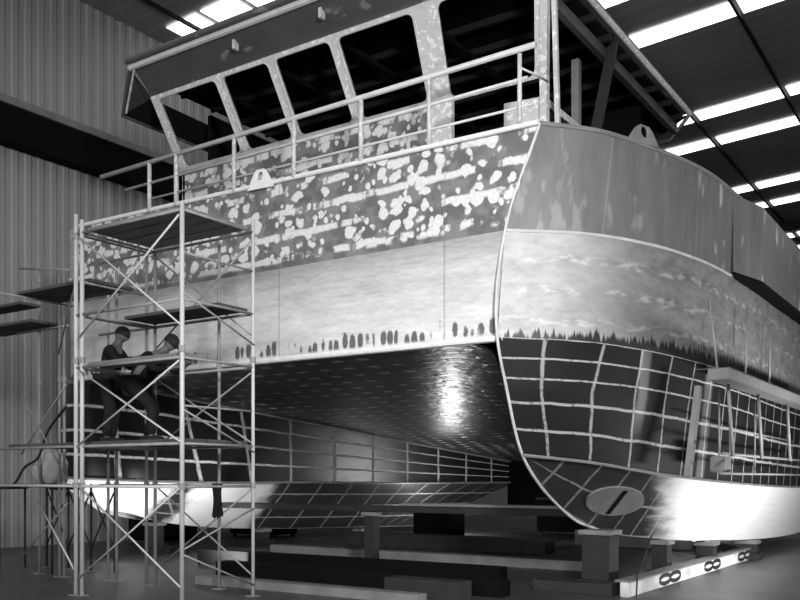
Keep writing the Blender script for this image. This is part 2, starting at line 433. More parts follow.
# inboard side of the near hull
inn = [(-5.36,10.22,3.39), (-5.4,12,3.26), (-5.4,16,2.97), (-5.4,27,2.15)]
ink = [(-5.3,10.8,1.90), (-5.3,12.8,.95), (-5.0,16,.55), (-4.6,27,.45)]
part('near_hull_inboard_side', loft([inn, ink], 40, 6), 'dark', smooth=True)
# raised guard box further aft
def taper(z0, z1):
    bm = B(); P = [(-3.52, 14.5), (-3.30, 15.5), (-3.30, 32), (-3.52, 32)]
    lo = [bm.verts.new((x, y, z0)) for x, y in P]; hi = [bm.verts.new((x, y, z1)) for x, y in P]
    bm.faces.new(lo[::-1]); bm.faces.new(hi)
    for k in range(4): bm.faces.new((lo[k], lo[(k+1)%4], hi[(k+1)%4], hi[k]))
    return bm
part('side_sponson', taper(4.80, 6.0), 'bulwark')
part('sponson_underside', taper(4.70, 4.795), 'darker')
# oval doubler plate with slot, on bottom
def onb(u, v):
    C = crom(chi, 400); K = crom(kel, 400)
    i = min(range(400), key=lambda i: abs(C[i].y-u)); return C[i].lerp(K[i], v)
c = onb(12.15, .50); a = (onb(12.5, .55)-onb(11.7, .55)); b = (onb(12.05, .85)-onb(12.05, .25))
nn = a.cross(b).normalized(); nn = nn if nn.x > 0 else -nn
a = a.normalized(); b = nn.cross(a)
bm = B(); r0 = []; r1 = []
for k in range(28):
    t = k/28*2*math.pi; p = c+a*.56*math.cos(t)+b*.34*math.sin(t)
    r0.append(bm.verts.new(p-nn*.02)); r1.append(bm.verts.new(p*1.0+nn*.02))
bm.faces.new(r1)
for k in range(28): bm.faces.new((r0[k], r0[(k+1)%28], r1[(k+1)%28], r1[k]))
ov = part('doubler_plate', bm, 'oval')
bm = B(); beam(bm, c+nn*.022-a*.12+b*.27, c+nn*.022+a*.16-b*.27, .07, .02, nn) 
part('slot', bm, 'darker', ov)
# ---- tunnel roof, fillet
bm = B(); N = 40; NX = 30; vv = []
for j in range(N+1):
    f = j/N; yy = 10.3+f*16.7; z = 3.39-f*1.24
    vv.append([bm.verts.new((-13.75+8.4*i/NX, yy, z-(.10*(1-abs(i/NX-.5)*2)*0))) for i in range(NX+1)])
for j in range(N):
    for i in range(NX): bm.faces.new((vv[j][i], vv[j][i+1], vv[j+1][i+1], vv[j+1][i]))
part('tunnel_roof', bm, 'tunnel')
bm = B()
rr = []
for j in range(21):
    f = j/20; yy = 10.32+f*16.6; z = 3.39-f*1.24
    rr.append([bm.verts.new((-5.36-.55*(1-math.sin(t*math.pi/2/5)), yy, z-.55*(1-math.cos(t*math.pi/2/5)))) for t in range(6)])
for j in range(20):
    for i in range(5): bm.faces.new((rr[j][i], rr[j][i+1], rr[j+1][i+1], rr[j+1][i]))
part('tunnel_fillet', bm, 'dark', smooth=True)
# ---- far hull
ftop = [(-13.7,27.3,2.15), (-13.7,20,2.67), (-13.7,16,2.97), (-13.72,13.0,3.2), (-13.8,11.2,3.34), (-14.1,10.45,3.39), (-14.55,10.55,3.39), (-15.1,11.4,3.39), (-15.5,13.5,3.39), (-15.6,26,3.39)]
fmid = [(-13.7,27.3,1.45), (-13.7,20,1.47), (-13.7,16,1.5), (-13.75,13.6,1.5), (-14.1,11.7,1.55), (-14.7,10.75,1.6), (-15.3,10.75,1.6), (-15.7,11.6,1.6), (-15.85,14,1.6), (-15.9,26,1.5)]
fbot = [(-14.8,23.0,.15), (-14.8,20,.25), (-14.75,16,.4), (-14.75,14.4,.5), (-14.8,12.9,.7), (-14.95,12.0,.92), (-15.15,11.8,.92), (-15.2,12.6,.75), (-15.25,15,.5), (-15.3,23,.2)]
part('far_hull_side', loft([ftop, fmid], 120, 8), 'fargrid', smooth=True)
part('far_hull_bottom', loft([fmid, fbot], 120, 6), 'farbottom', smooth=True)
fup = [(-13.9,10.3,DZL), (-14.3,10.42,DZL), (-14.8,11.0,DZL), (-15.3,12.5,DZL), (-15.5,15,DZL), (-15.6,26,DZL)]
flo = [(-13.9,10.3,LZ), (-14.25,10.42,LZ), (-14.7,10.9,LZ), (-15.2,12.2,LZ), (-15.5,14,LZ), (-15.6,26,LZ)]
part('far_bulwark', loft([fup, flo], 60, 4), 'midband', smooth=True)
bm = B(); tube(bm, [p+Vector((.03,-.02,0)) for p in crom(fmid, 60)[:52]], .03, 6); part('far_chine_bead', bm, 'steellight')
bm = B(); tube(bm, [p+Vector((.04,-.02,-.03)) for p in crom(ftop, 60)[:40]], .035, 6); part('tunnel_weld', bm, 'steellight')
bm = B(); box(bm, (-13.75, 26.9, .5), (-5.35, 27.0, 2.2)); part('aft_dark_fill', bm, 'darker')  # added dark sheet that keeps the aft end of the tunnel black
# deck
bm = B(); vs = [bm.verts.new(p) for p in ((-13.9,10.34,6.0), (-4.83,10.36,5.99), (-4.1,11.7,5.99), (-3.6,14,5.99), (-3.52,32,5.99), (-15.4,32,6.0), (-15.4,14,6.0), (-14.7,11.2,6.0))]
bm.faces.new(vs); part('deck', bm, 'dark')

# ---- wheelhouse
SZ, HZ = 7.03, 8.13; SY, HY = 11.2, 10.5
hb = Vector((0, HY-SY, HZ-SZ)); hl = hb.length; hb.normalize(); hn = Vector((0, -hb.z, hb.y))
def fr(a, b, t): return Vector((a+max(0, a+8.2)*.11*b/hl, SY, SZ))+hb*b+hn*t
mull = [-12.1, -10.58, -9.46, -8.24, -6.80, -5.23]
wh = bpy.data.objects.new('wheelhouse', None); COL.objects.link(wh); wh.parent = ship; wh.location = Vector((-8.6, 13, 6.0))-ship.location
def wpart(name, bm, mat, **k): return obj(name, bm, mat, wh, **k)
holes = []
for i in range(5):
    a0 = mull[i]+(.07 if i else .09); a1 = mull[i+1]-.07
    if i == 3: a1 = mull[i+1]-.17
    if i == 4: a0 = mull[i]+.18
    holes.append(rrect(a0, .06 if i < 4 else .02, a1, hl-.06, .10))
bm = holed([(-12.17, -.02), (-5.13, -.02), (-5.13, hl), (-12.17, hl)], holes[:], .06, fr)
wpart('window_frame', bm, 'frame')
# raised rims round each opening
for h in holes[:4]:
    bm = B(); pts = [fr(a, b, .035) for a, b in h]; tube(bm, pts+[pts[0]], .018, 6); wpart('window_rim', bm, 'rail')
# panel below sill, patched
def lowp(x0, x1): return gridplane((x0, SY, 6.0), (x1, SY, 6.0), (x1, SY, SZ), (x0, SY, SZ), 12, 3)
wpart('lower_wall', lowp(-12.17, -6.7), 'upper')
bm = gridplane((-5.78, SY, 6.0), (-5.13, SY, 6.0), (-5.13, SY, 6.74), (-5.78, SY, 6.78), 4, 3); wpart('lower_wall', bm, 'frame')['label'] = 'bright patched corner of the wheelhouse wall'
bm = B(); beam(bm, (-6.76, SY-.03, 6.0), (-6.76, SY-.03, SZ+.05), .36, .08); wpart('mullion_foot', bm, 'frame')
bm = B(); beam(bm, (-12.17, SY-.04, SZ), (-6.6, SY-.04, SZ), .07, .05); wpart('window_sill', bm, 'rail')
# corner post, raked
bm = B(); beam(bm, fr(-5.17, -1.15*0, .0)+Vector((0,0,0)), fr(-5.17, hl+.25, 0), .10, .12, hn); beam(bm, (-5.17, SY, 6.0), (-5.17, SY, SZ), .10, .10, (0,1,0)); wpart('corner_post', bm, 'frame')
bm = B(); beam(bm, (-5.02, SY+.12, 6.0), (-4.80, HY+.15, HZ+.22), .06, .06, hn); wpart('corner_post', bm, 'frame')
# upper wall behind visor
bm = gridplane((-12.17, HY, HZ), (-5.13, HY, HZ), (-5.13, 10.02, 8.40), (-12.05, 10.02, 8.40), 12, 2); wpart('visor_panel', bm, 'visor')
bm = B(); tube(bm, [(-12.12, 10.0, 8.42), (-4.9, 10.0, 8.42)], .05, 8); wpart('visor_bar', bm, 'rail')
bm = B(); tube(bm, [(-12.12, 9.93, 8.50), (-4.9, 9.93, 8.50)], .05, 8); wpart('visor_edge', bm, 'visor')
bm = B(); vs = [bm.verts.new(p) for p in ((-12.12,10.0,8.42), (-12.9,10.5,7.98), (-12.9,11.3,7.98), (-12.17,HY,HZ))]; bm.faces.new(vs)
wpart('roof_corner', bm, 'visor')
bm = B(); tube(bm, [(-12.12,10.0,8.42), (-12.92,10.5,7.98), (-12.92,16.5,7.98)], .035, 6); wpart('roof_corner_edge', bm, 'visor')
bm = B(); tube(bm, [(-12.05,10.03,8.38), (-12.82,10.5,7.99)], .02, 6); wpart('roof_corner_bead', bm, 'frame')
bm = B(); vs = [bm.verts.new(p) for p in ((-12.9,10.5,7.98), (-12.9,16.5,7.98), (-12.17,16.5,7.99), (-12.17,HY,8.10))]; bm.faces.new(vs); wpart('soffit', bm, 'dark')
# roof
bm = B(); box(bm, (-12.12, 10.02, 8.43), (-4.95, 17.1, 8.55)); wpart('roof', bm, 'visor')
bm = B(); tube(bm, [(-4.93, 10.0, 8.42), (-4.93, 17.1, 8.42)], .045, 8); wpart('roof_side_edge', bm, 'frame')
bm = B(); tube(bm, [(-4.93, 17.1, 8.42), (-5.3, 17.1, 8.0), (-9, 17.1, 8.0)], .04, 8); wpart('roof_back_edge', bm, 'visor')
bm = B(); vs = [bm.verts.new(p) for p in ((-4.93,17.08,8.40), (-5.57,17.08,8.06), (-5.75,17.08,7.5), (-9,17.08,7.5), (-9,17.08,8.42))]; bm.faces.new(vs); wpart('roof_back_panel', bm, 'dark')
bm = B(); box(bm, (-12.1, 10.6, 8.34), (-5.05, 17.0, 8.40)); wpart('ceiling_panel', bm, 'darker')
for i in range(9):
    yy = 11.0+i*.72
    bm = B(); box(bm, (-12.0, yy, 8.24), (-4.98, yy+.06, 8.335)); wpart('ceiling_rib', bm, 'dark')
for x in (-11.2, -9.8, -8.4, -7.0):
    bm = B(); box(bm, (x, 10.7, 8.16), (x+.07, 17, 8.238)); wpart('ceiling_girder', bm, 'darker')
bm = B(); box(bm, (-5.24, 10.75, 8.07), (-5.14, 17.0, 8.235)); wpart('side_header', bm, 'visor')
bm = B(); box(bm, (-5.24, 11.25, 6.62), (-5.14, 16.9, 6.72)); wpart('side_sill', bm, 'frame')
bm = B(); box(bm, (-5.22, 11.25, 5.99), (-5.16, 16.9, 6.62)); wpart('side_wall', bm, 'dark')
bm = B(); box(bm, (-5.66, 13.25, 6.0), (-5.54, 13.36, 8.14)); wpart('side_post', bm, 'steellight')
bm = B(); beam(bm, (-5.1, 12.5, 6.0), (-5.05, 13.46, 8.36), .07, .15, (1,0,0)); wpart('side_brace', bm, 'steel')
bm = B(); box(bm, (-5.34, 13.9, 6.0), (-5.2, 14.05, 6.85)); wpart('side_post', bm, 'steel')
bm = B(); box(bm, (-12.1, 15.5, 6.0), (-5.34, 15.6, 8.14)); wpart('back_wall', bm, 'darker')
bm = B(); beam(bm, (-12.13, SY, SZ), (-12.13, 16.9, SZ), .06, .10); beam(bm, (-12.13, SY, 6.5), (-12.13, 16.9, 6.5), .05, .95); wpart('far_side_wall', bm, 'upper')
bm = B(); box(bm, (-12.1, 11.75, SZ+.06), (-12.02, 15.5, 8.2)); wpart('far_side_dark_fill', bm, 'darker')  # dark sheet added so the first window shows black inside
for yy in (13.0, 14.8):
    bm = B(); box(bm, (-12.17, yy, SZ), (-12.11, yy+.1, 8.2)); wpart('far_side_post', bm, 'steel')
# small cleat tabs on visor
for x in (-9.9, -8.2):
    bm = B(); box(bm, (x, 10.12, 8.20), (x+.05, 10.22, 8.34)); wpart('bracket_tab', bm, 'rail')
# ---- guard rail
gr = bpy.data.objects.new('guard_rail', None); COL.objects.link(gr); gr.parent = ship; gr.location = Vector((-9, F0, 6.0))-ship.location
def gp(name, bm, mat): return obj(name, bm, mat, gr, smooth=True)
RY = F0-.03
bm = B(); tube(bm, [(-13.2, RY, 6.88), (-4.86, RY, 6.985)], .038, 10); gp('top_rail', bm, 'rail')
bm = B(); tube(bm, [(-12.55, RY, 6.54), (-4.97, RY, 6.60)], .024, 8); gp('middle_rail', bm, 'rail')
bm = B(); tube(bm, [(-11.9, RY, 6.28), (-4.9, RY, 6.25)], .018, 8); gp('lower_rail', bm, 'rail')
for px, r in ((-5.08, .03), (-6.42, .032), (-7.55, .036), (-8.78, .036), (-10.0, .034), (-11.3, .04), (-11.95, .036)):
    bm = B(); tube(bm, [(px, RY, 6.06), (px, RY, 6.92)], r, 8); gp('rail_post', bm, 'frame')
bm = B(); tube(bm, [(-5.06, RY, 6.74), (-4.95, RY+.2, 6.70), (-4.92, RY+.5, 6.72)], .015, 6); gp('rail_hook', bm, 'rail')
# ---- lifting lugs
def lug(cx, cy, z, ax, w, h):
    ax = Vector(ax).normalized(); nr = Vector((-ax.y, ax.x, 0))
    out = [(-w/2, 0), (w/2, 0), (w*.26, h*.75), (w*.14, h*.96), (-w*.14, h*.96), (-w*.26, h*.75)]
    hole = [(w*.13*math.cos(-k/10*2*math.pi), h*.62+w*.13*math.sin(-k/10*2*math.pi)) for k in range(10)]
    return holed(out, [hole], .05, lambda a, b, t: Vector((cx, cy, z))+ax*a+Vector((0,0,b))+nr*t)
part('lifting_lug', lug(-9.42, F0-.05, 6.0, (1,0,0), .52, .30), 'lip')
part('lifting_lug', lug(-4.0, 11.75, 6.03, (.35,1,0), .62, .24), 'steellight')

# ================================================================= SHIP SUPPORTS
def support(name, x0, y0, x1, y1, ztop, label, mat='steel', grp=None):
    t = thing(name, ((x0+x1)/2, (y0+y1)/2, 0), label, 'support', grp)
    bm = B(); box(bm, (x0, y0, .12), (x1, y1, ztop-.07), .01); obj('column', bm, mat, t)
    bm = B(); box(bm, (x0-.08, y0-.08, 0), (x1+.08, y1+.08, .118), .01); obj('base_plate', bm, mat, t)
    bm = B(); box(bm, (x0-.04, y0-.04, ztop-.068), (x1+.04, y1+.04, ztop), .01); obj('timber_pad', bm, 'steellight', t)
    return t
support('support_pillar', -5.18, 12.5, -4.76, 12.9, .84, 'wide dark steel pillar under the forefoot of the near hull')
support('support_pillar', -4.75, 14.35, -4.5, 14.6, .60, 'slim dark pillar right behind the wide pillar under the near hull')
support('support_pillar', -4.6, 16.3, -4.3, 16.6, .47, 'short dark pillar midway along the marked pale beam')
support('support_pillar', -4.45, 18.6, -4.1, 18.9, .37, 'short dark pillar at the far end of the marked pale beam')
support('support_pillar', -9.42, 12.9, -9.22, 13.1, 1.0, 'dark post holding up the long cross beam under the tunnel')
bm = B(); box(bm, (-12.9, 12.88, 1.01), (-5.5, 13.14, 1.12), .01)
o = obj('cross_beam', bm, 'steel'); props(o, 'long dark horizontal beam across the tunnel between the hulls', 'beam')
bm = B(); box(bm, (-8.6, 12.84, 1.125), (-5.5, 13.10, 1.17), .005); props(obj('lit_top_strip', bm, 'steellight'), 'pale strip standing in for the lit top of the long cross beam, right half', 'plate')  # thin strip added to imitate light on top of the beam
# marked beam
mb = thing('marked_beam', (-4.25, 15.3, 0), 'pale beam on the floor along the near hull painted with black figure eights', 'beam')
bm = B(); box(bm, (-4.32, 11.75, 0), (-4.2, 19.0, .20), .008); obj('web', bm, 'chalk', mb)
bm = B(); box(bm, (-4.40, 11.75, .20), (-4.17, 19.0, .225), .004); obj('top_flange', bm, 'steellight', mb)
for yc, w in ((13.55, .27), (15.9, .27), (18.2, .27)):
    bm = B()
    for s in (-1, 1):
        pts = [(-4.198, yc+s*w*.92+w*.95*math.cos(t), .105+.062*math.sin(t)) for t in [k/20*2*math.pi for k in range(21)]]
        for a_, b_ in zip(pts, pts[1:]): beam(bm, a_, b_, .05 if False else .012, .034, (1,0,0)) if False else tube(bm, [a_, b_], .036, 6)
    for v in bm.verts: v.co.x = -4.198+(v.co.x+4.198)*.15
    obj('painted_mark', bm, 'ink', mb)
bm = B(); box(bm, (-5.6, 11.72, 0), (-4.42, 12.0, .16), .01); props(obj('steel_block', bm, 'steel'), 'dark block lying across the front end of the marked beam', 'block')
bm = B(); tube(bm, [(-4.13, 11.85, .0), (-4.13, 11.9, .3), (-4.2, 12.7, .78)], .012, 6); props(obj('rope', bm, 'ink'), 'thin dark line hanging from the hull down to the marked beam', 'rope')
# floor steelwork under the tunnel
def floorbeam(a, b, w, h, mat, label, name='floor_beam', z0=0):
    bm = B(); beam(bm, (a[0], a[1], z0+h/2), (b[0], b[1], z0+h/2), w, h); return props(obj(name, bm, mat), label, 'beam')
floorbeam((-13.2, 14.8), (-5.9, 14.8), .3, .16, 'steellight', 'pale beam on the floor just behind the post under the tunnel')
floorbeam((-13.2, 17.6), (-8, 17.6), .5, .30, 'steel', 'dark beam on the floor under the far hull, behind the pale beam')
floorbeam((-10.9, 10.9), (-5.6, 10.9), .28, .22, 'darker', 'low black beam on the floor below the bow lip')
floorbeam((-10.2, 9.75), (-6.2, 9.75), .22, .12, 'steellight', 'nearest pale beam on the floor in front of the bow')
floorbeam((-7.1, 10.35), (-5.9, 10.35), .3, .24, 'steel', 'short dark box beam between the nearest pale beam and the pillar', 'box_beam')
floorbeam((-12.5, 12.0), (-6.2, 12.0), .25, .28, 'darker', 'black beam on the floor in front of the tunnel post')
floorbeam((-8.6, 20.5), (-5.9, 20.5), .3, .35, 'steellight', 'pale beam deep under the tunnel beside the near hull')
# stacked dark machinery boxes deep in the tunnel
def crate(x, y, w, d, h, label, mat='darker'):
    t = thing('equipment_case', (x, y, 0), label, 'case')
    bm = B(); box(bm, (x-w/2, y-d/2, .08), (x+w/2, y+d/2, h), .03); obj('body', bm, mat, t)
    bm = B(); box(bm, (x-w/2-.02, y-d/2-.02, h*.82), (x+w/2+.02, y+d/2+.02, h*.87)); obj('lid_rim', bm, 'steel', t)
    for sx in (-1, 1):
        for sy in (-1, 1):
            bm = B(); box(bm, (x+sx*(w/2-.1)-.04, y+sy*(d/2-.1)-.04, 0), (x+sx*(w/2-.1)+.04, y+sy*(d/2-.1)+.04, .079)); obj('foot', bm, 'steel', t)
crate(-12.2, 20.0, 1.1, .8, .9, 'dark case on the floor under the tunnel, left of the others')
crate(-9.9, 24.0, 2.4, 1, 1.2, 'wide dark case deep under the tunnel')
crate(-6.9, 23.0, 1.6, 1, 1.15, 'dark case deep under the tunnel beside the near hull')
crate(-16.9, 18.5, 1.6, 1, 1.15, 'black case against the left wall beyond the far hull')
crate(-17.2, 15.2, 1.4, 1, .95, 'black case nearest along the left wall behind the scaffold')
# far hull props
support('hull_stand', -14.95, 16.0, -14.7, 16.3, .38, 'low stand under the far hull, behind the scaffold')
support('hull_stand', -14.95, 20.0, -14.7, 20.3, .20, 'low stand under the far hull, at the back end')
support('hull_stand', -15.15, 12.9, -14.9, 13.2, .66, 'low stand under the front end of the far hull')

# ================================================================= SCAFFOLD
sc = thing('scaffold_tower', (-9.5, 8.4, 0), 'main tubular steel scaffold tower standing before the bow with crossed braces', 'scaffold')
NY, FY = 7.8, 9.07
def T(parent, name, a, b, r=.024, mat='pole'):
    bm = B(); tube(bm, [a, b], r, 8); return obj(name, bm, mat, parent, smooth=True)
def pole(parent, x, y, z0, z1, mat='pole', r=.026):
    p = T(parent, 'upright_pole', (x, y, z0), (x, y, z1), r, mat)
    z = 1.5
    while z < z1-.2:
        bm = B(); tube(bm, [(x, y, z-.04), (x, y, z+.04)], r+.014, 8); obj('coupler', bm, 'poledull', p)
        z += 1.7
    if z0 < .1:
        bm = B(); box(bm, (x-.07, y-.07, 0), (x+.07, y+.07, .012)); obj('foot_plate', bm, 'poledull', p)
    return p
for x, y, zt in ((-8.48, NY, 5.02), (-8.48, FY, 5.1), (-10.43, NY, 5.1), (-10.56, NY, 5.2), (-10.43, FY, 4.9), (-10.62, FY, 4.9), (-11.42, FY+.1, 4.9), (-9.42, FY+.3, 5.0)):
    pole(sc, x, y, 0, zt, 'pole' if y == NY or x > -9 else 'poledull', .030 if (y == NY) else .024)
pole(sc, -11.62, FY+.1, 0, 4.8, 'poledull', .022)
LV = (1.49, 2.03, 3.10, 3.82, 4.93)
for z in LV:
    m = 'pole' if z in (1.49,) else 'poledull'
    T(sc, 'ledger_tube', (-13.6 if z < 2.5 else -10.6, NY, z), (-8.48, NY, z), .02, m)
    T(sc, 'ledger_tube', (-11.7, FY, z), (-8.48, FY, z), .02, 'poledull')
    for x in (-8.48, -10.43, -10.56):
        T(sc, 'transom_tube', (x, NY, z), (x, FY, z), .018, 'poledull')
for z0, z1 in ((.25, 1.47), (2.05, 3.05), (3.5, 4.85)):
    for yy in (NY-.03, FY+.03):
        T(sc, 'cross_brace', (-10.43, yy, z1), (-8.48, yy, z0), .013, 'pole' if yy < 8 else 'poledull')
        T(sc, 'cross_brace', (-10.43, yy-.02, z0), (-8.48, yy-.02, z1), .013, 'pole' if yy < 8 else 'poledull')
    T(sc, 'side_brace', (-8.46, NY, z0+.4), (-8.46, FY, z0-.1 if z0 > 1 else .15), .013, 'poledull')
T(sc, 'side_brace', (-8.44, NY, .72), (-8.44, FY, 1.2), .013, 'poledull')
for z in (2.5, 4.4):
    T(sc, 'frame_rung', (-8.48, NY, z), (-8.48, FY, z), .014, 'poledull')
# left neighbour tower
s2 = thing('scaffold_tower', (-12.8, 8.5, 0), 'lower scaffold tower at the left edge by the corrugated wall', 'scaffold')
for x, y, zt in ((-12.62, 9.1, 4.95), (-12.74, 9.1, 4.9), (-13.42, 9.2, 5.15)):
    pole(s2, x, y, 0, zt, 'poledull', .024)
T(s2, 'ledger_tube', (-13.9, 9.15, 5.15), (-12.5, 9.15, 4.95), .016, 'poledull')
T(s2, 'ledger_tube', (-13.9, 9.1, 4.05), (-12.5, 9.1, 4.05), .018, 'poledull')
T(s2, 'cross_brace', (-12.7, 9.05, 3.6), (-10.7, 8.0, 4.7), .013, 'poledull')
T(s2, 'cross_brace', (-13.7, 9.05, 3.0), (-12.5, 9.05, 1.6), .013, 'poledull')
T(s2, 'cross_brace', (-13.7, 9.05, 2.0), (-12.5, 9.05, 3.1), .013, 'poledull')
T(s2, 'cross_brace', (-12.6, 8.6, 1.25), (-10.6, 7.8, .35), .013, 'pole')
T(s2, 'cross_brace', (-13.6, 9.0, .3), (-12.4, 9.0, 1.2), .013, 'poledull')
# back scaffold between tower and far hull (thin crossed lattice in front of the bright bottom)
s3 = thing('scaffold_brace_bay', (-13.4, 10.2, 0), 'low scaffold frame with crossed braces in front of the far hull bottom', 'scaffold')
for i in range(4):
    x = -14.3+i*.62; pole(s3, x, 9.95, 0, 1.5, 'steel', .02)
    if i < 3:
        T(s3, 'cross_brace', (x, 9.93, .35), (x+.62, 9.93, 1.35), .014, 'steel'); T(s3, 'cross_brace', (x, 9.97, 1.35), (x+.62, 9.97, .35), .014, 'steel')
# planks
def plank(x0, x1, y0, y1, z, n, mat, labels, grp=None, thick=.045, sk=0.0, axis='x'):
    w = (y1-y0)/n
    for i in range(n):
        bm = B(); box(bm, (x0+sk*i, y0+w*i+.012, z), (x1+sk*i, y0+w*(i+1)-.012, z+thick), .006)
        props(obj('scaffold_plank', bm, mat), labels[i], 'plank')
pos3 = ['front', 'second', 'third', 'back']
plank(-10.38, -8.53, NY+.04, FY-.04, 4.955, 4, 'plank', [p+' plank of the topmost scaffold deck' for p in pos3])
plank(-12.4, -10.68, 8.1, 8.9, 4.36, 3, 'plankdark', [p+' plank of the dark left deck, just below the topmost deck' for p in ('front', 'middle', 'back')])
T(sc, 'transom_tube', (-12.35, 7.8, 4.335), (-12.35, 9.1, 4.335), .018, 'poledull'); T(sc, 'transom_tube', (-10.72, 7.8, 4.335), (-10.72, 9.1, 4.335), .018, 'poledull')
plank(-10.38, -8.53, 8.45, FY-.04, 3.845, 2, 'plankdark', ['front plank of the deck at helmet height, above the two workers', 'back plank of the deck above the two workers'])
plank(-10.38, -8.53, NY+.03, 8.24, 3.125, 1, 'plank', ['single worn plank crossing in front of the two workers\' chests'])
plank(-10.38, -8.53, NY+.1, FY-.04, 2.053, 3, 'plankdark', [p+' plank of the right half of the deck under the bending worker' for p in ('front', 'middle', 'back')])
plank(-12.3, -10.66, NY+.1, FY-.04, 2.053, 3, 'plankdark', [p+' plank of the left half of the deck under the upright worker' for p in ('front', 'middle', 'back')])
plank(-14.6, -12.8, 8.6, 9.3, 4.07, 2, 'plankdark', ['front dark plank on the lower scaffold at the left edge', 'back dark plank on the lower scaffold at the left edge'])
plank(-14.4, -13.0, 8.55, 8.95, 4.36, 1, 'plankdark', ['uppermost dark plank on the scaffold at the left edge'])
# ---- hanging staging on near hull, right
hs = thing('hanging_staging', (-3.2, 14.5, 1.5), 'narrow work staging hung on the outer side of the near hull', 'scaffold')
def H(name, a, b, r=.02, mat='poledull'): return T(hs, name, a, b, r, mat)
bm = B(); box(bm, (-3.26, 12.1, 2.88), (-2.98, 18.5, 3.03), .01); obj('top_board', bm, 'plank', hs)
bm = B(); box(bm, (-3.45, 12.2, 3.035), (-3.0, 18.5, 3.05), .002); obj('board_edge', bm, 'plankdark', hs)
for yy, zt in ((12.75, 4.05), (14.7, 4.1), (16.4, 4.2)):
    H('hanger_pole', (-3.38 if yy > 13 else -3.3, yy, 3.06), (-3.38 if yy > 13 else -3.42, yy+.05, zt), .018)
for yy in (12.9, 14.7, 16.9):
    H('drop_pole', (-3.16, yy-.15, 2.88), (-3.16, yy+.1, 1.9), .026)
H('lower_rail', (-3.2, 12.6, 1.93), (-3.2, 18.5, 1.93), .022); H('lower_rail', (-3.2, 12.5, 1.66), (-3.2, 18.5, 1.66), .018)
H('lower_rail', (-3.45, 12.9, 2.35), (-3.4, 18.5, 2.3), .014)
for yy in (13.3, 13.9, 15.5):
    H('guard_bar', (-3.42, yy, 2.85), (-3.42, yy, 1.66), .013)
bm = B(); beam(bm, (-3.52, 12.62, 2.86), (-3.62, 12.45, 1.62), .12, .08, (1,0,0)); obj('side_bracket', bm, 'oval', hs)
bm = B(); box(bm, (-3.5, 13.1, 1.68), (-3.3, 13.5, 1.91), .02); obj('tool_bin', bm, 'oval', hs)

